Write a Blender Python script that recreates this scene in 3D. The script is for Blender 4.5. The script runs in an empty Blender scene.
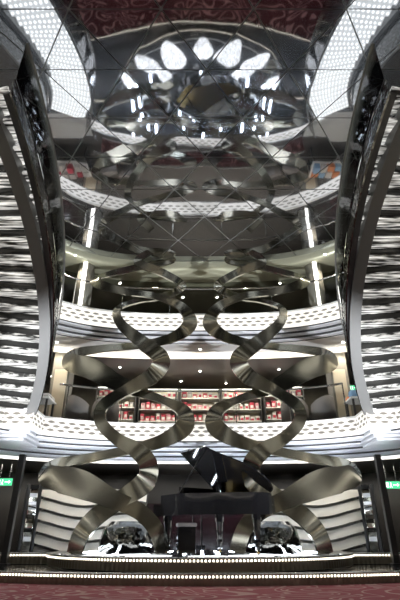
import bpy, bmesh, math, random
from mathutils import Vector, Matrix
random.seed(7)
S = bpy.context.scene
C = S.collection
PI = math.pi
R = math.radians

# ------------------------------------------------------------------ camera
TH = R(28.0); FPX = 446.0; EYE = 0.75
cd = bpy.data.cameras.new('camera'); cam = bpy.data.objects.new('camera', cd); C.objects.link(cam)
cam.location = (0, 0, EYE); cam.rotation_euler = (PI/2 + TH, 0, 0)
cd.sensor_fit = 'VERTICAL'; cd.sensor_height = 36; cd.lens = FPX/600*36; cd.clip_start = .05
S.camera = cam

def at(px, py, Y):
    a = (px-200)/FPX; b = (300-py)/FPX
    d = Vector((a, math.cos(TH) - b*math.sin(TH), math.sin(TH) + b*math.cos(TH)))
    return Vector((0, 0, EYE)) + d*(Y/d.y)

# ------------------------------------------------------------------ materials
def mat(name, col=(.5,.5,.5), rough=.5, metal=0., emit=None, es=0., spec=None, coat=0.):
    m = bpy.data.materials.new(name); m.use_nodes = True
    b = m.node_tree.nodes['Principled BSDF']
    b.inputs['Base Color'].default_value = (*col, 1); b.inputs['Roughness'].default_value = rough
    b.inputs['Metallic'].default_value = metal
    if coat: b.inputs['Coat Weight'].default_value = coat; b.inputs['Coat Roughness'].default_value = .03
    if emit: b.inputs['Emission Color'].default_value = (*emit, 1); b.inputs['Emission Strength'].default_value = es
    return m
def nd(m, t, **kw):
    n = m.node_tree.nodes.new(t)
    for k, v in kw.items(): setattr(n, k, v)
    return n
def lk(m, a, b): m.node_tree.links.new(a, b)
def bsdf(m): return m.node_tree.nodes['Principled BSDF']
def math_node(m, op, a, b=None, clamp=False):
    n = nd(m, 'ShaderNodeMath', operation=op); n.use_clamp = clamp
    for i, v in enumerate((a, b)):
        if v is None: continue
        if isinstance(v, (int, float)): n.inputs[i].default_value = v
        else: lk(m, v, n.inputs[i])
    return n.outputs[0]
def ramp(m, fac, stops):
    r = nd(m, 'ShaderNodeValToRGB'); lk(m, fac, r.inputs[0])
    e = r.color_ramp.elements
    while len(e) < len(stops): e.new(.5)
    for k, (p, c) in enumerate(stops): e[k].position = p; e[k].color = (*c, 1)
    return r.outputs[0]
def noise_col(m, scale, stops, coord='Object', stretch=(1,1,1), detail=4):
    tc = nd(m, 'ShaderNodeTexCoord'); mp = nd(m, 'ShaderNodeMapping'); mp.inputs['Scale'].default_value = stretch
    lk(m, tc.outputs[coord], mp.inputs[0])
    n = nd(m, 'ShaderNodeTexNoise'); n.inputs['Scale'].default_value = scale; n.inputs['Detail'].default_value = detail
    lk(m, mp.outputs[0], n.inputs['Vector'])
    c = ramp(m, n.outputs[0], stops); lk(m, c, bsdf(m).inputs['Base Color'])
    return n.outputs[0]

M = {}
M['chrome'] = mat('polished_steel', (.38,.37,.31), .15, 1)
M['mirror_steel'] = mat('mirror_steel', (.78,.77,.74), .03, 1)
def _bump(m, scale, dist, strength):
    tc = nd(m, 'ShaderNodeTexCoord'); n = nd(m, 'ShaderNodeTexNoise'); n.inputs['Scale'].default_value = scale
    n.inputs['Detail'].default_value = 1.5
    lk(m, tc.outputs['Object'], n.inputs['Vector'])
    b = nd(m, 'ShaderNodeBump'); b.inputs['Distance'].default_value = dist; b.inputs['Strength'].default_value = strength
    lk(m, n.outputs[0], b.inputs['Height']); lk(m, b.outputs[0], bsdf(m).inputs['Normal'])
m = M['mirror'] = bpy.data.materials.new('ceiling_mirror'); m.use_nodes = True
m.node_tree.nodes.remove(m.node_tree.nodes['Principled BSDF'])
tc = nd(m, 'ShaderNodeTexCoord'); n = nd(m, 'ShaderNodeTexNoise'); n.inputs['Scale'].default_value = 1.1; n.inputs['Detail'].default_value = 1.5
lk(m, tc.outputs['Object'], n.inputs['Vector'])
bp = nd(m, 'ShaderNodeBump'); bp.inputs['Distance'].default_value = .012; bp.inputs['Strength'].default_value = .35; lk(m, n.outputs[0], bp.inputs['Height'])
g1 = nd(m, 'ShaderNodeBsdfAnisotropic'); g1.inputs['Color'].default_value = (.52,.53,.56,1); g1.inputs['Roughness'].default_value = .035; lk(m, bp.outputs[0], g1.inputs['Normal'])
g2 = nd(m, 'ShaderNodeBsdfAnisotropic'); g2.inputs['Color'].default_value = (.50,.54,.62,1); g2.inputs['Roughness'].default_value = .16; g2.inputs['Anisotropy'].default_value = .76
tg = nd(m, 'ShaderNodeCombineXYZ'); tg.inputs[0].default_value = 0; tg.inputs[1].default_value = 1; lk(m, tg.outputs[0], g2.inputs['Tangent'])
mx = nd(m, 'ShaderNodeMixShader'); mx.inputs[0].default_value = .11; lk(m, g1.outputs[0], mx.inputs[1]); lk(m, g2.outputs[0], mx.inputs[2])
lk(m, mx.outputs[0], m.node_tree.nodes['Material Output'].inputs[0])
M['seam'] = mat('seam_metal', (.22,.22,.215), .5, .1)
M['steel'] = mat('satin_steel', (.55,.55,.53), .22, 1)
M['brushed'] = mat('bronze_step_metal', (.25,.225,.18), .3, 1)
M['dark_metal'] = mat('dark_metal', (.06,.06,.062), .3, .6)
M['string'] = mat('stringer_grey', (.15,.15,.148), .45, .3)
M['black'] = mat('black_lacquer', (.006,.006,.007), .06, 0, coat=.8)
M['black_post'] = mat('black_post', (.012,.012,.013), .35)
M['gold'] = mat('cast_iron_gold', (.45,.33,.14), .3, 1)
M['ivory'] = mat('ivory', (.8,.78,.7), .3)
M['brass'] = mat('brass', (.7,.5,.22), .2, 1)
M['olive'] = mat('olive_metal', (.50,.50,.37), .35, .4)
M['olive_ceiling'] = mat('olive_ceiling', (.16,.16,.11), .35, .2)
M['tier'] = mat('tier_grey', (.76,.78,.83), .35)
M['groove'] = mat('groove_dark', (.05,.05,.055), .5)
M['soffit'] = mat('soffit_white', (.8,.79,.78), .5)
M['brown_ceiling'] = mat('brown_ceiling', (.055,.048,.04), .4)
M['wall_dark'] = mat('dark_wall', (.05,.046,.04), .45); noise_col(M['wall_dark'], 3, [(.3,(.035,.032,.028)),(.7,(.07,.062,.053))])
M['wall_deck'] = mat('deck_wall', (.12,.105,.085), .5); noise_col(M['wall_deck'], 2, [(.3,(.07,.06,.05)),(.7,(.14,.125,.10))])
M['wall_lower'] = mat('lower_wall', (.025,.022,.02), .3)
M['curtain'] = mat('burgundy_panel', (.014,.004,.006), .2)
M['deck_floor'] = mat('deck_carpet', (.045,.042,.04), .8)
M['beige'] = mat('beige_panel', (.62,.55,.42), .5)
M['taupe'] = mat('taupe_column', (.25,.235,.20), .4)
M['cove'] = mat('cove_light', (1,1,1), .5, 0, (1,.90,.72), 11.0)
M['cove_cool'] = mat('cove_light_neutral', (1,1,1), .5, 0, (1,.95,.86), 11.0)
M['led'] = mat('led_white', (1,1,1), .5, 0, (1,.96,.88), 3.0)
M['led_warm'] = mat('led_step', (1,1,1), .5, 0, (1,.90,.72), 4.0)
M['spot'] = mat('downlight_lens', (1,1,1), .5, 0, (1,.95,.85), 22.0)
M['strip'] = mat('column_strip', (1,1,1), .5, 0, (1,.97,.9), 3.2)
M['white_trim'] = mat('white_trim', (.8,.8,.78), .4)
M['exit_green'] = mat('exit_sign_green', (.02,.3,.12), .5, 0, (.08,.8,.36), .7)
M['exit_white'] = mat('exit_sign_white', (1,1,1), .5, 0, (.9,1,.92), .9)
M['seat'] = mat('grey_upholstery', (.16,.15,.15), .8)
M['streak_glow'] = mat('streak_glow_cool', (1,1,1), .4, 0, (.78,.88,1), 18)
# stage floor
m = M['stage'] = mat('stage_floor', (.03,.03,.032), .12)
# petal glass: frosted lit glass with fine ribs
m = M['petal'] = mat('lit_frosted_glass', (.8,.8,.8), .3, 0, (.94,.97,1), 1.6)
tc = nd(m, 'ShaderNodeTexCoord'); w = nd(m, 'ShaderNodeTexNoise'); w.inputs['Scale'].default_value = 6; w.inputs['Detail'].default_value = 3
mp = nd(m, 'ShaderNodeMapping'); mp.inputs['Scale'].default_value = (13, 2.2, 1)
lk(m, tc.outputs['Object'], mp.inputs[0]); lk(m, mp.outputs[0], w.inputs['Vector'])
lk(m, math_node(m, 'MULTIPLY', math_node(m, 'SUBTRACT', w.outputs[0], .40, True), 13), bsdf(m).inputs['Emission Strength'])
# glass
m = M['glass'] = bpy.data.materials.new('clear_glass'); m.use_nodes = True
nt = m.node_tree; nt.nodes.remove(nt.nodes['Principled BSDF'])
tr = nd(m, 'ShaderNodeBsdfTransparent'); tr.inputs[0].default_value = (.90,.92,.91,1)
gl = nd(m, 'ShaderNodeBsdfGlossy'); gl.inputs['Roughness'].default_value = .02
lw = nd(m, 'ShaderNodeFresnel'); lw.inputs[0].default_value = 1.45
mx = nd(m, 'ShaderNodeMixShader'); lk(m, lw.outputs[0], mx.inputs[0]); lk(m, tr.outputs[0], mx.inputs[1]); lk(m, gl.outputs[0], mx.inputs[2])
lk(m, mx.outputs[0], nt.nodes['Material Output'].inputs[0])
# frieze: backlit white band with two staggered rows of lens shaped openings (u,v in metres)
def frieze(name, vc, strength, tint):
    m = mat(name, (.75,.74,.70), .5)
    uv = nd(m, 'ShaderNodeUVMap'); sp = nd(m, 'ShaderNodeSeparateXYZ'); lk(m, uv.outputs[0], sp.inputs[0])
    u, v = sp.outputs[0], sp.outputs[1]
    tot = None
    for k, (c, ph) in enumerate(zip(vc, (0., .5, 0.))):
        uu = math_node(m, 'FRACT', math_node(m, 'ADD', math_node(m, 'DIVIDE', u, .25), ph))
        du = math_node(m, 'MULTIPLY', math_node(m, 'ABSOLUTE', math_node(m, 'SUBTRACT', uu, .5)), 2.45)
        dv = math_node(m, 'DIVIDE', math_node(m, 'ABSOLUTE', math_node(m, 'SUBTRACT', v, c)), .036)
        s = math_node(m, 'SUBTRACT', 1.0, math_node(m, 'ADD', math_node(m, 'POWER', du, 2), dv))
        s = math_node(m, 'MULTIPLY', s, 4, True)
        tot = s if tot is None else math_node(m, 'MAXIMUM', tot, s)
    e = math_node(m, 'SUBTRACT', strength, math_node(m, 'MULTIPLY', tot, strength*.80))
    bsdf(m).inputs['Emission Color'].default_value = (*tint, 1)
    lk(m, e, bsdf(m).inputs['Emission Strength'])
    lk(m, ramp(m, tot, [(0,(.30,.29,.27)),(1,(.09,.08,.06))]), bsdf(m).inputs['Base Color'])
    return m
M['frieze'] = frieze('backlit_frieze', (.14, .235, .33), .72, (1,.97,.90))
M['frieze_up'] = frieze('backlit_frieze_upper', (.15, .26, .37), .8, (1,.97,.89))
# stair tread: crystal studded lit glass on top
m = M['crystal'] = mat('crystal_tread', (.75,.77,.78), .15)
uv = nd(m, 'ShaderNodeUVMap'); sp = nd(m, 'ShaderNodeSeparateXYZ'); lk(m, uv.outputs[0], sp.inputs[0])
dd = None
fu = math_node(m, 'SUBTRACT', math_node(m, 'FRACT', math_node(m, 'DIVIDE', sp.outputs[0], .11)), .5)
fv = math_node(m, 'SUBTRACT', math_node(m, 'FRACT', math_node(m, 'DIVIDE', sp.outputs[1], .12)), .5)
r2 = math_node(m, 'ADD', math_node(m, 'POWER', fu, 2), math_node(m, 'POWER', fv, 2))
g = math_node(m, 'SUBTRACT', 1, math_node(m, 'MULTIPLY', r2, 9), True)
bsdf(m).inputs['Emission Color'].default_value = (.97,1,.985,1)
lk(m, math_node(m, 'ADD', math_node(m, 'MULTIPLY', g, 2.4), .75), bsdf(m).inputs['Emission Strength'])
# tread underside: glints painted as streaks, glow added to make it bright
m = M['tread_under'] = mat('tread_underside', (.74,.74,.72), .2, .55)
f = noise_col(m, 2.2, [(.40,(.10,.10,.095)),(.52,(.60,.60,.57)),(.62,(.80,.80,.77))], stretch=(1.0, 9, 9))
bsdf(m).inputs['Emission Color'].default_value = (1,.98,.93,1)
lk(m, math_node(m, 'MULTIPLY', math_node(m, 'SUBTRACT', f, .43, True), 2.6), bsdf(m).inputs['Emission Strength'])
M['clad'] = mat('dark_mirror_cladding', (.20,.20,.19), .08, 1)
_bump(M['clad'], 9, .02, .8)
M['rail_metal'] = mat('rail_metal', (.30,.30,.29), .4, .6)
M['riser'] = mat('riser_dark', (.035,.035,.034), .12, .4)
# carpet
m = M['carpet'] = mat('red_carpet', (.3,.03,.06), .95)
bsdf(m).inputs['Sheen Weight'].default_value = 1.0; bsdf(m).inputs['Sheen Roughness'].default_value = .32; bsdf(m).inputs['Sheen Tint'].default_value = (1,.44,.50,1)
tc = nd(m, 'ShaderNodeTexCoord'); n = nd(m, 'ShaderNodeTexNoise'); n.inputs['Scale'].default_value = 1.0; n.inputs['Detail'].default_value = 0
n.inputs['Distortion'].default_value = 2.2
lk(m, tc.outputs['Object'], n.inputs['Vector'])
f = math_node(m, 'FRACT', math_node(m, 'MULTIPLY', n.outputs[0], 4.5))
f = math_node(m, 'ABSOLUTE', math_node(m, 'SUBTRACT', f, .5))
lk(m, ramp(m, f, [(0,(1,.80,.78)),(.10,(1,.74,.73)),(.14,(.88,.30,.38)),(1,(.85,.25,.34))]), bsdf(m).inputs['Sheen Tint'])
lk(m, ramp(m, f, [(.0,(.40,.20,.20)),(.10,(.36,.17,.175)),(.13,(.050,.005,.009)),(1,(.042,.0045,.008))]), bsdf(m).inputs['Base Color'])
M['lobby'] = mat('lobby_marble', (.42,.40,.35), .25); noise_col(M['lobby'], 1.2, [(.3,(.30,.28,.24)),(.7,(.50,.47,.41))])
M['wave'] = mat('ivory_relief', (.70,.66,.58), .45)

# ------------------------------------------------------------------ mesh helpers
def link(name, bm, mats, parent=None, smooth=False):
    me = bpy.data.meshes.new(name)
    bmesh.ops.recalc_face_normals(bm, faces=bm.faces) if smooth != 'keep' else None
    bm.to_mesh(me); bm.free()
    for x in (mats if isinstance(mats, (list, tuple)) else [mats]): me.materials.append(M[x] if isinstance(x, str) else x)
    if smooth is True:
        for p in me.polygons: p.use_smooth = True
    o = bpy.data.objects.new(name, me); C.objects.link(o)
    if parent: o.parent = parent
    return o
def tag(o, label, cat, group=None):
    o['label'] = label; o['category'] = cat
    if group: o['group'] = group
    return o
def thing(name, label, cat, loc=(0,0,0), rz=0, group=None):
    o = bpy.data.objects.new(name, None); C.objects.link(o); o.location = loc; o.rotation_euler = (0,0,rz)
    return tag(o, label, cat, group)
def struct(name, bm, mats, smooth=False, label=None):
    o = link(name, bm, mats, None, smooth); o['kind'] = 'structure'
    if label: o['label'] = label
    return o
def bx(bm, c, s, rz=0, mi=0, bev=0., rot=None):
    mtx = Matrix.Translation(c) @ (rot if rot is not None else Matrix.Rotation(rz, 4, 'Z')) @ Matrix.Diagonal((*s, 1))
    r = bmesh.ops.create_cube(bm, size=1, matrix=mtx)
    fs = set(f for v in r['verts'] for f in v.link_faces)
    for f in fs: f.material_index = mi
    if bev:
        es = list(set(e for v in r['verts'] for e in v.link_edges))
        bmesh.ops.bevel(bm, geom=es, offset=bev, segments=2, affect='EDGES', profile=.5)
def box(c, s, rz=0, bev=0., rot=None):
    bm = bmesh.new(); bx(bm, c, s, rz, 0, bev, rot); return bm
def cyl(bm, p0, p1, r0, r1=None, n=16, mi=0):
    p0, p1 = Vector(p0), Vector(p1); d = p1-p0
    q = d.to_track_quat('Z', 'Y').to_matrix().to_4x4()
    r = bmesh.ops.create_cone(bm, cap_ends=True, segments=n, radius1=r0, radius2=r0 if r1 is None else r1, depth=d.length,
                              matrix=Matrix.Translation((p0+p1)/2) @ q)
    for v in r['verts']:
        for f in v.link_faces: f.material_index = mi
def tube(bm, pts, r, n=8, closed=False):
    pts = [Vector(p) for p in pts]; N = len(pts); rows = []
    for i, p in enumerate(pts):
        a = pts[(i-1) % N] if (closed or i) else p; b = pts[(i+1) % N] if (closed or i < N-1) else p
        t = (b-a).normalized(); s = t.cross(Vector((0,0,1)))
        s = s.normalized() if s.length > 1e-4 else Vector((1,0,0)); u = s.cross(t)
        rows.append([bm.verts.new(p + (s*math.cos(k*2*PI/n) + u*math.sin(k*2*PI/n))*r) for k in range(n)])
    for i in range(N if closed else N-1):
        A, B = rows[i], rows[(i+1) % N]
        for k in range(n): bm.faces.new((A[k], A[(k+1) % n], B[(k+1) % n], B[k]))
    if not closed: bm.faces.new(rows[0]); bm.faces.new(rows[-1][::-1])
def prism(bm, pts, z0, z1, mi=0):
    a = [bm.verts.new((x, y, z0)) for x, y in pts]; b = [bm.verts.new((x, y, z1)) for x, y in pts]
    fs = [bm.faces.new(a[::-1]), bm.faces.new(b)]
    for i in range(len(pts)):
        j = (i+1) % len(pts); fs.append(bm.faces.new((a[i], a[j], b[j], b[i])))
    for f in fs: f.material_index = mi
def catmull(P, k=8):
    out = []; n = len(P)
    for i in range(n-1):
        p0 = P[max(i-1,0)]; p1 = P[i]; p2 = P[i+1]; p3 = P[min(i+2,n-1)]
        for s in range(k):
            t = s/k
            out.append([.5*((2*b)+(-a+c)*t+(2*a-5*b+4*c-d)*t*t+(-a+3*b-3*c+d)*t**3) for a, b, c, d in zip(p0,p1,p2,p3)])
    out.append(list(P[-1])); return out

# ------------------------------------------------------------------ the well: a rounded oblong opening through the decks
RX, RY, YC, NE = 5.4, 7.6, 4.0, 3.3
def rp(a, o):
    c, s = math.cos(a), math.sin(a)
    return ((RX+o)*math.copysign(abs(c)**(2/NE), c), YC+(RY+o)*math.copysign(abs(s)**(2/NE), s))
def ring_angles(o=0, step=.22):
    # even arc length angles
    N = 2400; out = [0.]; acc = 0; q = rp(0, o)
    for i in range(1, N):
        a = 2*PI*i/N; p = rp(a, o); acc += math.dist(p, q); q = p
        if acc >= step: out.append(a); acc = 0
    return out
ANG = ring_angles()
def rband(bm, prof, mis, uv=False):
    lay = bm.loops.layers.uv.verify() if uv else None
    rows = []
    for a in ANG:
        rows.append([bm.verts.new((*rp(a, o), z)) for o, z in prof])
    N = len(rows); acc = 0
    for i in range(N):
        A, B = rows[i], rows[(i+1) % N]; L = (A[0].co-B[0].co).length
        for k in range(len(prof)-1):
            f = bm.faces.new((A[k], B[k], B[k+1], A[k+1])); f.material_index = mis[k]
            if uv:
                for lp, (uu, vv) in zip(f.loops, ((acc,A[k].co.z),(acc+L,B[k].co.z),(acc+L,B[k+1].co.z),(acc,A[k+1].co.z))):
                    lp[lay].uv = (uu, vv-prof[-1][1])
        acc += L

WO = 5.2   # outer wall offset
MZ = 8.25   # mirror level
bm = bmesh.new(); prism(bm, [rp(a, WO) for a in ANG], -.1, 0); struct('floor', bm, 'lobby')
bm = bmesh.new(); prism(bm, [(-6,5.6),(6,5.6),(6,12),(-6,12)], 0, .012); tag(link('carpet', bm, 'carpet'), 'crimson carpet with pale curling lines in front of the stage', 'carpet')
bm = bmesh.new(); rband(bm, [(WO, 0), (WO, 2.9)], [0]); struct('wall_lower', bm, 'wall_lower', True)
bm = bmesh.new(); rband(bm, [(WO, 2.9), (WO, 6.2)], [0]); struct('wall_middle', bm, 'wall_deck', True)
bm = bmesh.new(); rband(bm, [(WO, 6.2), (WO, 8.5)], [0]); struct('wall_upper', bm, 'wall_dark', True)

# lower deck edge: frieze, stepped tiers, soffit, cove, dark ceiling, deck on top
bm = bmesh.new(); rband(bm, [(0, 3.29), (0, 2.89)], [0], True); struct('trim_1', bm, 'frieze', False, 'backlit white frieze along the edge of the lower balcony')
def tiers(bm, o0, z0, n, w, dz, g=.05):
    prof = [(o0, z0)]; mi = []; o, z = o0, z0
    for k in range(n):
        prof.append((o+.012, z-.034)); mi.append(1)
        prof.append((o+.03, z-.055)); mi.append(0)
        prof.append((o+w-g, z-dz)); mi.append(0)
        prof.append((o+w-g, z-dz+.12)); mi.append(1)
        prof.append((o+w, z-dz+.12)); mi.append(1)
        prof.append((o+w, z-dz)); mi.append(1)
        o += w; z -= dz
    return prof, mi, o, z
bm = bmesh.new()
prof, mi, o, z = tiers(bm, 0, 2.89, 4, .44, .055)
prof = [(.02, 3.33), (-.03, 3.33), (-.03, 3.29), (0, 3.29), (0.02,3.29), (0.02,2.89)] + prof; mi = [2, 2, 2, 2, 2, 2] + mi
rband(bm, prof, mi); struct('trim_2', bm, ['tier', 'groove', 'white_trim'])
oc6, zc6 = o, z
bm = bmesh.new(); rband(bm, [(oc6, zc6), (oc6+.12, zc6), (oc6+.12, zc6+.05), (oc6+.12, zc6+.22), (oc6+.75, zc6+.22), (oc6+.75, zc6+.02), (WO, zc6+.02)], [0, 0, 1, 2, 2, 3])
struct('ceiling_lower', bm, ['tier', 'cove_cool', 'soffit', 'brown_ceiling'])
bm = bmesh.new(); rband(bm, [(.02, 3.31), (WO, 3.31)], [0]); struct('floor_middle', bm, 'deck_floor')
# upper deck edge
bm = bmesh.new(); rband(bm, [(0, 6.42), (0, 5.94)], [0], True); struct('trim_3', bm, 'frieze_up', False, 'backlit white frieze along the edge of the upper balcony')
bm = bmesh.new()
prof, mi, o, z = tiers(bm, 0, 5.94, 3, .22, .05)
prof = [(.02, 6.46), (-.03, 6.46), (-.03, 6.42), (0, 6.42), (0.02,6.42), (0.02,5.94)] + prof; mi = [2]*6 + mi
rband(bm, prof, mi); struct('trim_4', bm, ['tier', 'groove', 'white_trim'])
oc7, zc7 = o, z
bm = bmesh.new(); rband(bm, [(oc7, zc7), (oc7+.6, zc7), (oc7+.6, zc7+.05), (oc7+.6, zc7+.24), (oc7+1.35, zc7+.24), (oc7+1.35, zc7+.04), (WO, zc7+.04)], [0, 0, 1, 2, 2, 3])
struct('ceiling_middle', bm, ['soffit', 'cove', 'soffit', 'brown_ceiling'])
bm = bmesh.new(); rband(bm, [(.02, 6.44), (WO, 6.44)], [0]); struct('floor_upper', bm, 'deck_floor')
# top: olive lip round the mirror and the olive ceiling behind it
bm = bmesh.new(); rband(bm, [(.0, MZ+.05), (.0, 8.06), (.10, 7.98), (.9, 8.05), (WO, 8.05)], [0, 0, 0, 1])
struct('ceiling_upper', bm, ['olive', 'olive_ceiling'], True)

# mirrored ceiling of triangular panes
bm = bmesh.new()
TB, TR = 1.49, 1.055
x_off = .12; y0 = 5.02*7.5/7.25
def inside(x, y, o): return abs(x/(RX+o))**NE + abs((y-YC)/(RY+o))**NE < 1
def pane(pts):
    c = sum(pts, Vector())/3
    if not inside(c.x, c.y, 1.1): return
    ax, ay = random.gauss(0, .0035), random.gauss(0, .0035)
    vs = []
    for p in pts:
        d = p-c; q = c + d*(1-.011/d.length*1.9)
        vs.append(bm.verts.new((q.x, q.y, MZ + ax*d.x + ay*d.y)))
    f = bm.faces.new(vs); f.normal_update()
    if f.normal.z > 0: f.normal_flip()
for r in range(-12, 9):
    for k in range(-8, 9):
        ya, yb = y0+r*TR, y0+(r+1)*TR
        sa = x_off + (TB/2 if r % 2 else 0); sb = x_off + (TB/2 if (r+1) % 2 else 0)
        a = sa+k*TB
        lo = sb if sb > sa else sb+TB
        b = lo - 0 + k*TB
        pane([Vector((a, ya, 0)), Vector((a+TB, ya, 0)), Vector((b if a < b < a+TB else b-TB, yb, 0))])
        bb = b
        pane([Vector((bb, yb, 0)), Vector((bb-TB, yb, 0)), Vector((a, ya, 0))])
o = link('ceiling', bm, 'mirror', None, 'keep'); o['kind'] = 'structure'; o['label'] = 'mirrored ceiling of triangular panes over the atrium'
bm = bmesh.new(); prism(bm, [rp(a, 1.2) for a in ANG], MZ+.025, MZ+.2); struct('ceiling_frame', bm, 'seam')

# ------------------------------------------------------------------ stage
SC = 13.2
def edge_y(x, o):     # round stage front on a wider platform
    Rr = 3.6+o; c = 12.75-math.sqrt(max(Rr*Rr-x*x, 0)) if abs(x) < Rr else 12.75
    b = 12.05-o; d = c-b
    return (c+b-math.sqrt(d*d+.02))/2
def step_y(x, o):     # the lower step is one wide bow
    return 13.3-(4.3+o)*math.sqrt(max(0, 1-(x/(6.9+o))**2))
def ell(o, n=240):
    fn, oo = (step_y, o-.2) if o > .15 else (edge_y, o)
    P = [(-6.6+13.2*i/3000, fn(-6.6+13.2*i/3000, oo)) for i in range(3001)]
    acc = [0]
    for p, q in zip(P, P[1:]): acc.append(acc[-1]+math.dist(p, q))
    out = []; j = 0
    for i in range(n+1):
        t = acc[-1]*i/n
        while j < 2999 and acc[j+1] < t: j += 1
        out.append(P[j])
    return out
STZ = .42
def slab(o, z0, z1):
    bm = bmesh.new(); prism(bm, ell(o) + [(6.6, 15.2), (-6.6, 15.2)], z0, z1); return bm
struct('stage_step', slab(.2, 0, .19), 'stage')
def ribs(name, o, z0, z1, n):
    bm = bmesh.new(); pts = []
    e = ell(o, n)
    for i, (x, y) in enumerate(e):
        k = .014*(1 if i % 2 else 0); a_, b_ = e[max(i-1, 0)], e[min(i+1, n)]; nx, ny = -(b_[1]-a_[1]), (b_[0]-a_[0]); l = math.hypot(nx, ny)
        pts.append((x+nx/l*k, y+ny/l*k))
    a = [bm.verts.new((*p, z0)) for p in pts]; b = [bm.verts.new((*p, z1)) for p in pts]
    for i in range(len(pts)-1): bm.faces.new((a[i], a[i+1], b[i+1], b[i]))
    return struct(name, bm, 'brushed')
bm = slab(0, .19, STZ); struct('stage_platform', bm, 'stage')
ribs('trim_5', .015, .20, STZ-.06, 300)
ribs('trim_6', .215, .005, .13, 300)
def nosing(name, o, z, label):
    t = thing(name, label, 'light')
    bm = bmesh.new(); tube(bm, [(x, y, z) for x, y in ell(o, 260)], .022, 8); link('rail', bm, 'steel', t, True)
    # string of small lamps just below the nosing
    bm = bmesh.new()
    e = ell(o+.012, 230)
    for i in range(0, 230):
        (xa, ya), (xb, yb) = e[i], e[i+1]; ca, cb = .28, .72
        p = ((xa+(xb-xa)*ca), (ya+(yb-ya)*ca)); q = ((xa+(xb-xa)*cb), (ya+(yb-ya)*cb))
        v = [bm.verts.new((*p, z-.052)), bm.verts.new((*q, z-.052)), bm.verts.new((*q, z-.020)), bm.verts.new((*p, z-.020))]
        bm.faces.new(v)
    l = link('lamp_string', bm, 'led_warm', t); l['kind'] = 'stuff'; l['label'] = 'string of small warm lamps'
    return t
nosing('step_light', 0.04, STZ-.005, 'upper string of small lamps under the stage edge')
nosing('step_light', 0.24, .185, 'lower string of small lamps along the step in front of the stage')

bm = bmesh.new(); e = [p for p in ell(-.22) if abs(p[0]) < 3.3]; e2 = [(x, y+.035) for x, y in e]
for i in range(len(e)-1): bm.faces.new([bm.verts.new((*p, STZ+.004)) for p in (e[i], e[i+1], e2[i+1], e2[i])])
struct('trim_7', bm, 'white_trim')
# leaf shaped lights let into the stage floor
def petal(cx, cy, ang, L, W, label):
    bm = bmesh.new(); pts = []
    for i in range(24):
        t = 2*PI*i/24; u = math.cos(t); w = math.sin(t)*(1+.35*u)
        x, y = u*L/2, w*W/2
        pts.append((cx+x*math.cos(ang)-y*math.sin(ang), cy+x*math.sin(ang)+y*math.cos(ang)))
    prism(bm, pts, STZ-.02, STZ+.008)
    return tag(link('floor_panel_light', bm, 'petal'), label, 'light', 'lit glass panels in the stage floor')
for s, side in ((-1, 'left'), (1, 'right')):
    for k, (x, y, a, L, W, w) in enumerate([(1.05, 10.0, 2.0, 1.15, .8, 'front'), (1.95, 10.45, 2.45, 1.15, .62, 'middle'), (2.75, 11.2, 2.2, 1.0, .5, 'outer'), (1.35, 11.0, 2.2, .9, .42, 'inner'), (2.25, 11.6, 2.5, .9, .36, 'rear')]):
        petal(s*x, y, a if s > 0 else PI-a, L, W, f'{w} leaf shaped lit glass panel in the {side} half of the stage floor')
petal(.15, 9.75, PI/2, .8, .72, 'lit glass panel in the stage floor at the centre front edge')
for k, x in enumerate([-2.8, -2.5, -2.2, -1.85, -.75, -.35, .05, .4, .8, 1.9, 2.25, 2.55, 2.85]):  # glowing strips added to draw bluish streaks of light in the mirror
    L = 2.1 + .3*math.sin(k*2.3)
    bm = box((x, 12.35, STZ+.002), (.06, L+.5, .02))
    tag(link('added_streak_strip', bm, 'streak_glow'), 'narrow cool white glowing strip added to the stage floor for streaks in the mirror', 'light', 'added streak strips in the stage floor')

# stage back wall: burgundy centre, ivory relief with wavy ridges at both sides
WY = 14.35
bm = box((0, WY+.1, 1.02), (3.6, .12, 1.2)); struct('wall_stage', bm, 'curtain')
def wave_wall(s):
    bm = bmesh.new(); nx, nz = 70, 200; x0, x1 = 1.55, 4.62; z0, z1 = STZ, 1.98
    rows = []
    for j in range(nz+1):
        z = z0+(z1-z0)*j/nz; row = []
        for i in range(nx+1):
            x = x0+(x1-x0)*i/nx
            ph = (z - .10*math.sin((x-1.2)*2.1) - .05*(x-1.5))/.30
            f = 1-(ph - math.floor(ph))
            d = 0. if (f > .80) else .17+.10*(f/.8)**1.5
            row.append(bm.verts.new((s*x, WY-d, z)))
        rows.append(row)
    for j in range(nz):
        for i in range(nx): 
            f = bm.faces.new((rows[j][i], rows[j][i+1], rows[j+1][i+1], rows[j+1][i]))
            if max(v.co.y for v in f.verts) > WY-.05: f.material_index = 1  # recessed faces get a darker colour, painting in the groove shade
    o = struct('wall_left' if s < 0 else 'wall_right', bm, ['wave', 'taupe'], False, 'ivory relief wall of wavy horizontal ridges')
    bm = box((s*(x0+x1)/2, WY+.09, 1.2), (x1-x0, .1, 1.56)); struct('wall_backing', bm, 'wall_lower')
for s in (-1, 1): wave_wall(s)
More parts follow.
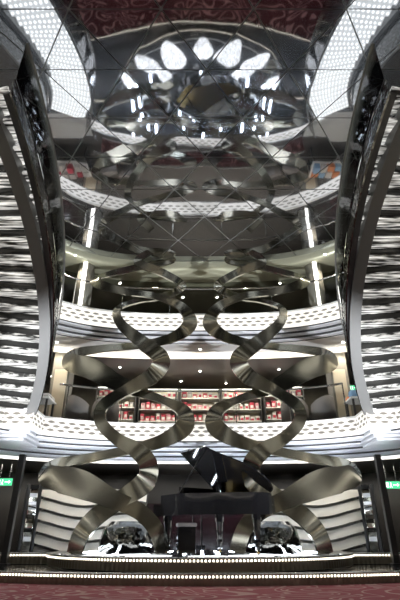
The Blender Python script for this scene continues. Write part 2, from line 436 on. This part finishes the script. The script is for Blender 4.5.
# mirrored pilasters beside the relief
for s, side in ((-1, 'left'), (1, 'right')):
    t = thing('mirrored_pilaster', f'mirrored pilaster with dark edges at the {side} end of the wavy relief wall', 'pilaster', (s*4.72, 13.75, 0), -s*R(28))
    for k, (dx, w, mt) in enumerate(((-.0, .22, 'chrome'), (.17, .07, 'dark_metal'), (-.17, .07, 'black_post'))):
        bm = box((s*dx, 0, 1.25), (w, .16, 1.66), bev=.012)
        if mt == 'chrome':
            bmesh.ops.subdivide_edges(bm, edges=[e for e in bm.edges if abs(e.verts[0].co.z-e.verts[1].co.z) > 1], cuts=14)
            for v in bm.verts:
                v.co.y += .03*math.sin(v.co.z*7.3+1)+.02*math.sin(v.co.z*17); 
        link('mirror_face' if mt == 'chrome' else 'edge_strip', bm, 'mirror_steel' if mt == 'chrome' else mt, t)
# black steel posts
for s, side in ((-1, 'left'), (1, 'right')):
    t = thing('steel_post', f'slim black steel post between floor and balcony at the {side} end of the stage', 'post', (s*4.40, 11.6, 0))
    link('shaft', box((0, 0, 1.38), (.14, .14, 2.36), bev=.01), 'black_post', t)
    link('base_plate', box((0, 0, .215), (.24, .24, .04), bev=.006), 'dark_metal', t)

# ------------------------------------------------------------------ mirrored ribbon sculptures
def ribbon(rows, parent, s, ax=None):
    P = []
    for (px, py, Y, w) in rows:
        p = at(px, py, Y); P.append((p.x, p.y, p.z, w))
    Q = catmull(P, 14); pts = [Vector(q[:3]) for q in Q]; N = len(pts)
    # centre line of the twin spiral, for the outward direction of the bands
    def axis(z): return Vector((-1.32-.25*max(0, 1.9-z), 10.95, z))
    frames = []; prev = None
    for i, p in enumerate(pts):
        t = (pts[min(i+1, N-1)]-pts[max(i-1, 0)]).normalized()
        rad = p-axis(p.z); rad.z = 0
        n = rad*.30 + Vector((0, -1.0, .10))
        n = (n - t*n.dot(t))
        n.normalize(); wv = t.cross(n).normalized()
        frames.append((p, n, wv, Q[i][3]))
    # smooth the frames
    for _ in range(40):
        f2 = []
        for i, (p, n, wv, w) in enumerate(frames):
            a = frames[max(i-1,0)]; b = frames[min(i+1,N-1)]
            nn = (a[1]+n*2+b[1]).normalized(); ww = (a[2]+wv*2+b[2]).normalized()
            f2.append((p, nn, ww, w))
        frames = f2
    bm = bmesh.new(); th = .028; rows = []
    for (p, n, wv, w) in frames:
        h = w/2*(.86 if p.z > 1.9 else .94); sec = []
        for (a, b) in ((-h, -th), (h, -th), (h, th), (-h, th)):
            c = p + wv*a - n*b*1.0
            sec.append(bm.verts.new((c.x*s, c.y, c.z)))
        rows.append(sec)
    k = len(rows[0])
    for i in range(N-1):
        for j in range(k): bm.faces.new((rows[i][j], rows[i][(j+1) % k], rows[i+1][(j+1) % k], rows[i+1][j]))
    bm.faces.new(rows[0]); bm.faces.new(rows[-1][::-1])
    o = link('ribbon_band', bm, 'chrome', parent, True)
    me = o.data; me.set_sharp_from_angle(angle=R(38)); return o
A = [(150,252,10.5,.24), (138,262,10.4,.28), (165,274,10.6,.28), (182,286,11.0,.28), (165,296,11.2,.24), (138,301,11.2,.18), (118,309,10.9,.24), (121,324,10.6,.30),
     (143,343,10.3,.40), (161,359,10.4,.50), (152,376,10.6,.48), (125,391,10.5,.34), (103,406,10.5,.36), (101,422,10.5,.32), (117,439,10.5,.32), (136,450,10.5,.40), (148,464,10.6,.48),
     (145,482,10.8,.50), (120,500,10.8,.40), (96,517,10.6,.42), (81,535,10.5,.40), (74,554.5,10.55,.36)]
B = [(150,252,11.2,.24), (172,260,11.3,.26), (135,268,11.4,.28), (95,280,11.1,.36), (122,291,10.8,.24), (155,296,10.6,.22), (180,306,10.7,.32), (190,323,10.9,.46), (174,337,11.1,.34),
     (140,345,11.3,.24), (100,349,11.3,.26), (72,354,11.2,.40), (70,362,11.0,.52), (92,369,10.9,.62), (122,385,10.8,.44), (160,399,10.8,.22), (183,411,10.75,.40), (184,427,10.8,.50), (162,441,10.9,.36), (128,450,11.1,.26), (90,458,11.3,.26),
     (52,465,11.3,.34), (47,475,11.0,.56), (80,484,10.7,.62), (113,499,10.7,.40), (140,512,10.9,.36), (156,530,11.0,.36), (163,553,11.1,.36)]
for s, side in ((-1, 'right'), (1, 'left')):
    t = thing('ribbon_sculpture', f'tall twisting mirrored steel ribbon sculpture rising from the {side} half of the stage', 'sculpture', (0,0,0))
    ribbon(A, t, s); ribbon(B, t, s)
    p = at(74, 554.5, 10.55)
    bm = bmesh.new(); cyl(bm, (p.x*s, p.y, STZ), (p.x*s, p.y, STZ+.03), .28, .26, 32); link('base_plate', bm, 'steel', t)
    p = at(163, 553, 11.1)
    bm = bmesh.new(); cyl(bm, (p.x*s, p.y, STZ), (p.x*s, p.y, STZ+.03), .28, .26, 32); link('base_plate', bm, 'steel', t)
# low mirrored tubs at the foot of each sculpture
for s, side in ((-1, 'left'), (1, 'right')):
    bm = bmesh.new(); cx, cy = s*1.75, 12.0; pr = [(.62, STZ), (.62, STZ+.25), (.55, STZ+.5), (.40, STZ+.66), (.36, STZ+.62), (.48, STZ+.45)]
    rows = [[bm.verts.new((cx+r*math.cos(a*2*PI/40), cy+r*math.sin(a*2*PI/40), z)) for a in range(40)] for r, z in pr]
    for i in range(len(pr)-1):
        for a in range(40): bm.faces.new((rows[i][a], rows[i][(a+1)%40], rows[i+1][(a+1)%40], rows[i+1][a]))
    bm.faces.new(rows[0][::-1]); bm.faces.new(rows[-1])
    tag(link('mirrored_plinth', bm, 'clad', None, True), f'rounded steel plinth under the {side} ribbon sculpture', 'plinth')

# ------------------------------------------------------------------ grand piano
PS = 1.18
pa = R(35)
pn = thing('grand_piano', 'black grand piano with raised lid on the stage', 'piano', (.36, 11.0, STZ), 0)
pn.rotation_euler = (0, 0, 0)
pv = Vector((math.sin(pa), -math.cos(pa), 0)); pb = Vector((math.cos(pa), math.sin(pa), 0))
# local frame: x towards bass, y towards tail (left handed pair is fine, built with explicit vectors)
def L(b, v, z): q = pb*b + pv*v; return Vector((q.x, q.y, z))*PS
out = [(.75,-.80), (.75,.62), (.73,.74), (.66,.84), (.52,.90), (.36,.90), (.22,.86), (.08,.77), (-.06,.64), (-.19,.48), (-.32,.31), (-.46,.16), (-.60,.03), (-.71,-.10), (-.75,-.26), (-.75,-.80)]
out2 = [tuple(q) for q in catmull([list(p) for p in out[1:15]], 5)]
outline = [out[0]] + out2 + [out[15]]
def pprism(pts, z0, z1, inset=None):
    bm = bmesh.new()
    a = [bm.verts.new(L(b, v, z0)) for b, v in pts]; c = [bm.verts.new(L(b, v, z1)) for b, v in pts]
    bm.faces.new(a); bm.faces.new(c)
    for i in range(len(pts)):
        j = (i+1) % len(pts); bm.faces.new((a[i], a[j], c[j], c[i]))
    return bm
def scaled(k): return [(b*k+.0, v*k + .0) for b, v in outline]
# rim as a shell
bm = bmesh.new(); z0, z1, zs = .64, 1.0, .90
lo = [bm.verts.new(L(b, v, z0)) for b, v in outline]; hi = [bm.verts.new(L(b, v, z1)) for b, v in outline]
ih = [bm.verts.new(L(b, v, z1)) for b, v in scaled(.955)]; il = [bm.verts.new(L(b, v, zs)) for b, v in scaled(.955)]
n = len(outline)
for i in range(n):
    j = (i+1) % n
    for X, Y in ((lo, hi), (hi, ih), (ih, il)): bm.faces.new((X[i], X[j], Y[j], Y[i]))
bm.faces.new(lo); bm.faces.new(il)
link('case', bm, 'black', pn)
link('iron_plate', pprism(scaled(.93), zs+.002, zs+.02), 'gold', pn)
# keyboard block at the far end
def pbox(b0, b1, v0, v1, z0, z1): return pprism([(b0,v0),(b1,v0),(b1,v1),(b0,v1)], z0, z1)
link('key_bed', pbox(-.75, .75, -1.08, -.80, .64, .72), 'black', pn)
link('cheek_block', pbox(-.75, -.66, -1.08, -.80, .72, .84), 'black', pn); link('cheek_block', pbox(.66, .75, -1.08, -.80, .72, .84), 'black', pn)
kb = link('keyboard', pbox(-.66, .66, -1.05, -.90, .72, .745), 'ivory', pn)
bm = bmesh.new()
for k in range(36):
    if k % 7 in (2, 6): continue
    b = -.63+k*.036; x = pbox(b, b+.017, -.99, -.90, .745, .76); me = bpy.data.meshes.new('t'); x.to_mesh(me); x.free(); bm.from_mesh(me); bpy.data.meshes.remove(me)
link('black_keys', bm, 'black', kb)
link('fallboard', pbox(-.66, .66, -.86, -.80, .72, .95), 'black', pn)
link('music_desk', pprism([(-.45,-.62),(.45,-.62),(.45,-.60),(-.45,-.60)], .93, 1.16), 'black', pn)
# lid, hinged on the bass side, raised 42 degrees; its front flap folded back on it
op = R(38)
def lidp(b, v, h):
    w = .75-b   # distance from the hinge
    x = .75 - w*math.cos(op) + h*math.sin(op); z = 1.015 + w*math.sin(op) + h*math.cos(op)
    return L(x, v, z)
def lid_mesh(pts, h0, h1):
    bm = bmesh.new(); a = [bm.verts.new(lidp(b, v, h0)) for b, v in pts]; c = [bm.verts.new(lidp(b, v, h1)) for b, v in pts]
    bm.faces.new(a); bm.faces.new(c)
    for i in range(len(pts)):
        j = (i+1) % len(pts); bm.faces.new((a[i], a[j], c[j], c[i]))
    return bm
ld = link('lid', lid_mesh([(b if b > .7 else max(b*1.02-.01, -.60), v*1.02) for b, v in outline], 0, .028), 'black', pn)
link('lid_flap', lid_mesh([(.74,-.80), (.74,-.48), (-.60,-.48), (-.60,-.80)], .03, .052), 'black', ld)
for v in (-.6, 0, .5):
    bm = bmesh.new(); cyl(bm, L(.757, v-.08, 1.01), L(.757, v+.08, 1.01), .012*PS, n=8); link('hinge', bm, 'brass', ld)
bm = bmesh.new(); cyl(bm, L(-.70, -.30, .96), lidp(-.38, -.30, 0), .012*PS, n=8); link('lid_prop', bm, 'black', pn)
for (b, v) in ((.62, -.72), (-.62, -.72), (.42, .66)):
    bm = bmesh.new(); q = L(b, v, 0)
    for (z0, z1, r0, r1) in ((.07, .20, .045, .05), (.20, .24, .065, .065), (.24, .56, .05, .075), (.56, .66, .09, .09)):
        cyl(bm, q+Vector((0,0,z0*PS)), q+Vector((0,0,z1*PS)), r0*PS, r1*PS, 8)
    lg = link('leg', bm, 'black', pn)
    bm = bmesh.new(); cyl(bm, q+Vector((-.02,0,.035*PS)), q+Vector((.02,0,.035*PS)), .035*PS, n=14); cyl(bm, q+Vector((0,0,.03)), q+Vector((0,0,.09)), .018, n=10); link('caster', bm, 'brass', lg)
bm = bmesh.new()
for b in (-.10, .10): cyl(bm, L(b, -.62, .12), L(b, -.62, .65), .02*PS, n=8)
ly = link('pedal_lyre', bm, 'black', pn); link('pedal_box', pbox(-.14, .14, -.68, -.56, .06, .14), 'black', ly)
for b in (-.07, 0, .07): link('pedal', pbox(b-.014, b+.014, -.84, -.66, .07, .085), 'brass', ly)
# stool at the treble corner
q = at(186, 555, 10.35); st = thing('piano_stool', 'boxy black stool standing left of the piano legs', 'stool', (q.x, q.y, STZ), R(8))
link('seat', box((0,0,.555), (.40,.36,.07), bev=.02), 'seat', st)
link('body', box((0,0,.28), (.36,.32,.48), bev=.01), 'black', st)
for dx in (-.13,.13):
    for dy in (-.11,.11): link('foot', box((dx,dy,.02), (.05,.05,.04)), 'dark_metal', st)

# ------------------------------------------------------------------ crystal staircases
def stair(s, side):
    t0 = thing('curved_staircase', f'curved staircase with crystal studded treads at the {side} edge of the photo', 'staircase')
    P0, P1, P2 = Vector((-3.83, 10.25, 3.31)), Vector((-2.36, 7.55, 0)), Vector((-3.05, 4.3, 6.44))
    def inner(t):
        p = P0*(1-t)**2 + P1*2*t*(1-t) + P2*t*t; p.z = P0.z + (P2.z-P0.z)*t; return p
    def nrm(t):
        d = (P1-P0)*(1-t) + (P2-P1)*t; d.z = 0; d.normalize(); return Vector((d.y, -d.x, 0))   # towards the well wall
    W = 1.10
    def pt(t, w, z=0):
        p = inner(t); n = nrm(t)
        if n.x > 0: n = -n
        q = p + n*w; return Vector((q.x*s*-1 if s > 0 else q.x, q.y, q.z+z))
    NT = 18
    def wi(t): return -.04-.30*t*t
    for k in range(NT):
        ta, tb = (k)/NT, (k+1.12)/NT; zt = P0.z + (P2.z-P0.z)*(k+1)/NT
        bm = bmesh.new(); lay = bm.loops.layers.uv.verify()
        cs = []
        for (t, w) in ((ta, wi(ta)+.02), (tb, wi(tb)+.02), (tb, W-.04), (ta, W-.04)):
            q = pt(t, w); q.z = zt; cs.append(q)
        top = [bm.verts.new(q) for q in cs]; bot = [bm.verts.new(q-Vector((0,0,.055))) for q in cs]
        f = bm.faces.new(top); f.material_index = 0
        for lp, uvv in zip(f.loops, ((0,0),(0,.36),(W+.22,.36),(W+.22,0))): lp[lay].uv = uvv
        f = bm.faces.new(bot[::-1]); f.material_index = 1
        for i in range(4):
            j = (i+1) % 4; f = bm.faces.new((top[i], bot[i], bot[j], top[j])); f.material_index = 1
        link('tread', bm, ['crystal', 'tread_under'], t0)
        bm = bmesh.new()
        zb = zt-.055; za = zt-(P2.z-P0.z)/NT
        q = [pt(ta+.004, .05), pt(ta+.004, W-.05), pt(ta+.012, W-.05), pt(ta+.012, .05)]
        prism_v = [[bm.verts.new((a.x, a.y, z)) for a in q] for z in (za, zb)]
        a, b = prism_v
        bm.faces.new(a); bm.faces.new(b)
        for i in range(4): bm.faces.new((a[i], a[(i+1)%4], b[(i+1)%4], b[i]))
        link('riser', bm, 'riser', t0)
    def strip(name, w, th, za, zb, mt, t_0=0., t_1=1.0, n=40, mi=None):
        bm = bmesh.new(); rows = []
        for i in range(n+1):
            t = t_0+(t_1-t_0)*i/n
            rows.append([bm.verts.new(pt(t, (wi(t)+w if name in ('cladding', 'guard') else w)+dw, z)) for dw, z in ((0, za), (th, za), (th, zb), (0, zb))])
        for i in range(n):
            for j in range(4): bm.faces.new((rows[i][j], rows[i][(j+1)%4], rows[i+1][(j+1)%4], rows[i+1][j]))
        bm.faces.new(rows[0]); bm.faces.new(rows[-1][::-1])
        return link('glass_balustrade' if name == 'guard' else name, bm, mt, t0)
    strip('stringer', -.05, .21, -.16, .06, 'string'); strip('cladding', -.03, .03, -.11, .20, 'clad'); strip('cladding', 0, .10, -.11, -.07, 'dark_metal')
    strip('stringer', W-.03, .09, -.12, .26, 'string')
    strip('guard', -.05, .015, .22, 1.02, 'glass')
    strip('light_band', W+.07, .20, -.10, .04, 'led')
    strip('glass_balustrade', W+.07, .015, .22, 1.02, 'glass')
    for w in (None, W+.08):
        bm = bmesh.new(); tube(bm, [pt(i/40, wi(i/40)-.045 if w is None else w, 1.05) for i in range(41)], .026, 8); link('handrail', bm, 'rail_metal', t0, True)
    # landing on the lower balcony edge, and the one above
    bm = bmesh.new(); lay = bm.loops.layers.uv.verify()
    xa, xb = s*3.75, s*5.7
    def quad(q, uvs, mi):
        f = bm.faces.new([bm.verts.new(v) for v in q]); f.material_index = mi
        for lp, u in zip(f.loops, uvs): lp[lay].uv = u
    y0_, y1_ = 10.1, 11.2
    quad([(xa,y0_,2.89),(xb,y0_,2.89),(xb,y0_,3.29),(xa,y0_,3.29)], ((0,0),(1.88,0),(1.88,.4),(0,.4)), 0)
    quad([(xa,y1_,2.89),(xa,y0_,2.89),(xa,y0_,3.29),(xa,y1_,3.29)], ((0,0),(1.14,0),(1.14,.4),(0,.4)), 0)
    bx(bm, ((xa+xb)/2, (y0_+y1_)/2+.01, 3.09), (abs(xb-xa)-.02, y1_-y0_-.02, .398), mi=1)
    for k in range(3):
        bx(bm, ((xa+xb)/2+s*.05*(k+1), (y0_+y1_)/2+.12*(k+1), 2.855-.06*k), (abs(xb-xa)-.1*(k+1), y1_-y0_-.1, .05), mi=1)
    bx(bm, ((xa+xb)/2, (y0_+y1_)/2, 3.31), (abs(xb-xa)+.04, y1_-y0_+.04, .04), mi=2)
    o = link('landing_trim', bm, ['frieze', 'tier', 'white_trim'], None, 'keep'); o['kind'] = 'structure'; o['label'] = 'backlit landing edge where the staircase meets the lower balcony'
    bm = box((s*4.25, 3.75, 6.25), (2.5, 1.1, .38)); struct('landing_slab', bm, 'tier')
for s, side in ((-1, 'left'), (1, 'right')): stair(s, side)

# ------------------------------------------------------------------ balcony balustrades (the part of the ring in and near the picture)
def balustrade(z, label):
    t = thing('glass_balustrade', label, 'balustrade')
    A_ = [a for a in ANG if R(28) < a < R(152) and (z > 5 or abs(rp(a, .1)[0]) < 3.72)]
    pts = [rp(a, .10) for a in A_]
    # even posts
    seg = 6
    idx = list(range(0, len(pts), seg))
    for k in range(len(idx)-1):
        bm = bmesh.new(); sub = pts[idx[k]:idx[k+1]+1]
        r0 = [bm.verts.new((x, y, z+.06)) for x, y in sub]; r1 = [bm.verts.new((x, y, z+.82)) for x, y in sub]
        for i in range(len(sub)-1): bm.faces.new((r0[i], r0[i+1], r1[i+1], r1[i]))
        link('glass_panel', bm, 'glass', t)
    for i in idx:
        bm = bmesh.new(); x, y = pts[i]; cyl(bm, (x, y+.03, z), (x, y+.03, z+.88), .016, n=8); link('post', bm, 'steel', t)
    bm = bmesh.new(); tube(bm, [(x, y, z+.9) for x, y in pts], .028, 8); link('handrail', bm, 'steel', t, True)
balustrade(3.31, 'glass balustrade with steel handrail along the lower balcony')
balustrade(6.44, 'glass balustrade with steel handrail along the upper balcony')

# ------------------------------------------------------------------ columns
for s, side in ((-1, 'left'), (1, 'right')):
    t = thing('lit_column', f'round column with a vertical light strip on the upper balcony, {side} of centre', 'column', (s*3.42, 11.45, 6.44))
    bm = bmesh.new(); cyl(bm, (0,0,0), (0,0,1.61), .24, n=32); link('shaft', bm, 'taupe', t, True)
    link('light_strip', box((s*-.02, -.245, .8), (.11, .03, 1.56)), 'strip', t)
    bm = bmesh.new(); cyl(bm, (0,0,0), (0,0,.08), .27, n=32); link('base_ring', bm, 'steel', t)
    t = thing('panelled_column', f'square taupe column with a beige panel on the lower balcony, {side} of centre', 'column', (s*4.05, 12.7, 3.31))
    link('shaft', box((0,0,1.14), (.5,.5,2.28)), 'taupe', t)
    link('panel', box((-s*.02,-.27,.95), (.36,.05,1.6)), 'beige', t)
    link('base', box((0,0,.06), (.56,.56,.12)), 'dark_metal', t)

# ------------------------------------------------------------------ shop and lounge behind the lower balcony
COL = {'red': (.40,.03,.06), 'white': (.62,.60,.58), 'pink': (.55,.25,.30), 'grey': (.35,.34,.34), 'blue': (.25,.42,.62), 'orange': (.72,.26,.10)}
for k, c in COL.items(): M['goods_'+k] = mat('goods_'+k, c, .5)
ord_ = ('leftmost', 'second from left', 'third from left', 'fourth from left', 'rightmost')
for u in range(5):
    cx = -2.9 + u*1.45; y = 15.7 - .012*abs(cx)**3
    t = thing('display_shelf', f'{ord_[u]} of the five lit shop shelf units behind the lower balcony', 'shelf', (cx, y, 3.31), group='shop shelf units')
    link('back_panel', box((0,.24,1.05), (1.36,.03,2.1)), 'beige', t)
    for sx in (-.68,.68): link('side_panel', box((sx,0,1.05), (.04,.5,2.1)), 'dark_metal', t)
    for zz in (.55, .95, 1.35, 1.75): link('shelf_board', box((0,0,zz), (1.32,.46,.03)), 'white_trim', t)
    link('light_bar', box((0,-.2,2.06), (1.3,.03,.03)), 'led', t)
    for row, zz in enumerate((.95, 1.35, 1.75)):
        n = 7; 
        for k in range(n):
            cn = random.choice(['red','white','red','white','pink','grey','white'])
            w = .12+random.random()*.04; h = .15+random.random()*.13
            q = Vector((cx-.55+k*1.1/(n-1), y-.06, 3.31+zz+.015+h/2))
            bm = box(q, (w, .2, h), bev=.008); bx(bm, q+Vector((0,-.103,-.02)), (w*.7,.006,h*.4), mi=1)
            tag(link('boxed_item', bm, ['goods_'+cn, 'goods_'+('white' if cn != 'white' else 'red')]),
                f'small {cn} boxed item on a shop shelf behind the lower balcony', 'box', f'{cn} goods on the shop shelves')
def table(x, y, side, cols, desc):
    t = thing('display_table', f'low shop display table with {desc} behind the {side} balustrade', 'table', (x, y, 3.31))
    link('table_top', box((0,0,.72), (1.5,.7,.05), bev=.008), 'white_trim', t)
    for dx in (-.68,.68):
        for dy in (-.28,.28): link('leg', box((dx,dy,.35), (.05,.05,.70)), 'dark_metal', t)
    k = 0
    for i in range(6):
        for j in range(2):
            cn = cols[(i+j*2) % len(cols)]; h = .10+.12*random.random()
            bm = bmesh.new(); q = Vector((x-.6+i*.24, y-.16+j*.32, 3.31+.745))
            for l in range(3): bx(bm, q+Vector((random.uniform(-.008,.008),0,h*(l+.5)/3)), (.2,.26,h/3-.004), bev=.01)
            tag(link('folded_garment', bm, 'goods_'+cn), f'folded {cn} garments piled on the display table behind the {side} balustrade', 'clothing', f'folded {cn} garments at the {side}')
table(4.75, 12.0, 'right', ['blue','white','orange'], 'blue white and orange garments')
table(-4.75, 12.0, 'left', ['red','white','white'], 'red and white garments')
def chair(x, y, rz, label):
    t = thing('tub_chair', label, 'chair', (x, y, 3.31), rz, 'tub chairs on the lower balcony')
    link('seat', box((0,0,.34), (.52,.52,.18), bev=.05), 'seat', t)
    bm = bmesh.new(); lo = []; 
    rows = []
    for i in range(25):
        a = PI*.0 + PI*i/24; r0, r1 = .30, .38; h = .62+.24*math.sin(a)
        rows.append([bm.verts.new((r*math.cos(a), r*math.sin(a), z)) for r, z in ((r0,.14),(r1,.14),(r1,h),(r0,h))])
    for i in range(24):
        for j in range(4): bm.faces.new((rows[i][j], rows[i][(j+1)%4], rows[i+1][(j+1)%4], rows[i+1][j]))
    bm.faces.new(rows[0]); bm.faces.new(rows[-1][::-1]); link('backrest', bm, 'seat', t, True)
    for dx in (-.2,.2):
        for dy in (-.2,.2):
            bm = bmesh.new(); cyl(bm, (dx,dy,0), (dx,dy,.26), .018, n=8); link('leg', bm, 'steel', t)
for x, y, rz, l in ((-3.35,12.3,2.6,'grey tub chair behind the left ribbon sculpture nearest the column'), (-2.65,12.5,3.4,'grey tub chair behind the left ribbon sculpture nearer the centre'),
                    (3.35,12.3,-2.6,'grey tub chair behind the right ribbon sculpture nearest the column'), (2.65,12.5,-3.4,'grey tub chair behind the right ribbon sculpture nearer the centre')):
    chair(x, y, rz, l)

# ------------------------------------------------------------------ exit signs
def exit_sign(p, w, h, label, drop):
    t = thing('exit_sign', label, 'sign', p)
    link('face', box((0,0,0), (w,.04,h), bev=.006), 'exit_green', t)
    bm = bmesh.new(); y = -.024
    bx(bm, (-w*.30,y,0), (w*.16,.006,h*.66))                                     # door
    bx(bm, (w*.18,y,0), (w*.26,.006,h*.12)); 
    v = [bm.verts.new((w*.30,y-.003,h*.26)), bm.verts.new((w*.44,y-.003,0)), bm.verts.new((w*.30,y-.003,-h*.26))]; bm.faces.new(v)   # arrow
    cyl(bm, (-w*.08,y-.004,h*.26), (-w*.08,y+.003,h*.26), h*.09, n=12)           # running figure
    bx(bm, (-w*.08,y,h*.02), (w*.05,.006,h*.34), rot=Matrix.Rotation(R(15),4,'Y'))
    bx(bm, (-w*.05,y,-h*.24), (w*.04,.006,h*.30), rot=Matrix.Rotation(R(-35),4,'Y')); bx(bm, (-w*.12,y,-h*.24), (w*.04,.006,h*.30), rot=Matrix.Rotation(R(35),4,'Y'))
    link('pictogram', bm, 'exit_white', t)
    bm = bmesh.new()
    for dx in (-w*.3, w*.3):
        bm = bmesh.new(); cyl(bm, (dx,0,h/2-.01), (dx,0,h/2+drop), .008, n=8); link('hanger', bm, 'steel', t)
exit_sign(at(4, 482, 13.6), .46, .19, 'green exit sign under the lower balcony at the left edge of the photo', .38)
exit_sign(at(392, 485, 13.6), .46, .19, 'green exit sign under the lower balcony at the right edge of the photo', .42)
exit_sign(at(215, 277, 12.6), .36, .15, 'green exit sign in the dark upper balcony at the centre', .12)
exit_sign(at(353, 388, 13.4), .34, .15, 'green exit sign on the lower balcony beside the right column', .5)

# ------------------------------------------------------------------ downlights
def downlight(x, y, z, power, label, group, r=.034, col=(1,.9,.75), cone=120):
    t = thing('downlight', label, 'light', (x, y, z), group=group)
    bm = bmesh.new(); cyl(bm, (0,0,-.012), (0,0,0.0), r*1.45, n=20); link('trim_ring', bm, 'white_trim', t)
    bm = bmesh.new(); cyl(bm, (0,0,-.020), (0,0,-.012), r, n=20); link('lens', bm, 'spot', t)
    if power:
        ld = bpy.data.lights.new('downlight_lamp', 'SPOT'); ld.energy = power*2.6; ld.color = col; ld.spot_size = R(cone); ld.spot_blend = .6; ld.shadow_soft_size = .05
        lo = bpy.data.objects.new('downlight_lamp', ld); C.objects.link(lo); lo.parent = t; lo.location = (0,0,-.05)
zi7 = zc7+.04
for px, py in ((200,371), (226,383), (120,367), (279,369), (181,381), (52,376), (345,372), (160,372), (241,373)):
    p = at(px, py, 10); k = (zi7-EYE)/(p.z-EYE); p = Vector((p.x*k, 10*k, zi7))
    downlight(p.x, p.y, zi7, 40, 'small round downlight in the dark ceiling above the shop', 'downlights over the shop')
for px, py in ((200,349), (134,348), (266,348), (57,342), (343,342)):
    p = at(px, py, 10); k = (zc7-EYE)/(p.z-EYE); p = Vector((p.x*k, 10*k, zc7))
    downlight(p.x, p.y, zc7, 30, 'small round downlight in the pale soffit under the upper balcony', 'downlights in the pale soffit')
for px, py in ((200,277), (183,297), (217,297), (75,255), (325,254), (155,268), (245,268), (120,283), (280,283)):
    p = at(px, py, 10); k = (8.05-EYE)/(p.z-EYE); p = Vector((p.x*k, 10*k, 8.05))
    downlight(p.x, p.y, 8.05, 26, 'small round downlight in the olive ceiling of the upper balcony', 'downlights in the olive ceiling')
zi6 = zc6+.02
for px, py in ((20,470), (110,473), (160,474), (240,474), (290,473), (380,470)):
    p = at(px, py, 10); k = (zi6-EYE)/(p.z-EYE); p = Vector((p.x*k, 10*k, zi6))
    if p.y < 15.5: downlight(p.x, p.y, zi6, 12, 'small round downlight in the dark ceiling over the back of the stage', 'downlights over the stage', .045)
# side and rear galleries keep the room lit behind the camera
for a in range(0, 360, 24):
    if 20 < a < 160: continue
    for z, pw in ((zi6, 110), (zi7, 130), (8.05, 100)):
        x, y = rp(R(a), 2.9); downlight(x, y, z, pw, 'round downlight in a gallery ceiling beside or behind the camera', 'gallery downlights out of the photo')

for s_, side in ((-1, 'left'), (1, 'right')):  # floodlights added to brighten the tiers and soffits from below
    for yy, aim, pw, w_ in ((6.6, (-s_*.5, 12.2, 5.9), 3300, 'nearer'),):
        p = Vector((s_*5.15, yy, .02))
        t = thing('added_uplight', f'round floodlight added to light the tiers, in the floor beside the {side} staircase', 'light', p)
        bm = bmesh.new(); cyl(bm, (0,0,0), (0,0,.03), .13, .11, 20); link('housing', bm, 'steel', t)
        bm = bmesh.new(); cyl(bm, (0,0,.03), (0,0,.035), .09, n=20); link('lens', bm, 'spot', t)
        l_ = bpy.data.lights.new('added_uplight_lamp', 'SPOT'); l_.energy = pw; l_.color = (.93,.96,1); l_.spot_size = R(66); l_.spot_blend = .7; l_.shadow_soft_size = .12
        o = bpy.data.objects.new('added_uplight_lamp', l_); C.objects.link(o); o.location = p+Vector((0,0,.08)); o.rotation_euler = (Vector(aim)-o.location).to_track_quat('-Z','Y').to_euler()
w = bpy.data.worlds.new('world'); S.world = w; w.use_nodes = True
w.node_tree.nodes['Background'].inputs[0].default_value = (.5,.5,.5,1); w.node_tree.nodes['Background'].inputs[1].default_value = .0
S.view_settings.view_transform = 'Standard'; S.view_settings.look = 'None'; S.view_settings.gamma = 1; S.view_settings.exposure = .45
S.view_settings.use_curve_mapping = False
S.cycles.max_bounces = 10; S.cycles.glossy_bounces = 7; S.cycles.transparent_max_bounces = 16; S.cycles.diffuse_bounces = 4
S.cycles.sample_clamp_indirect = 4; S.cycles.use_denoising = True
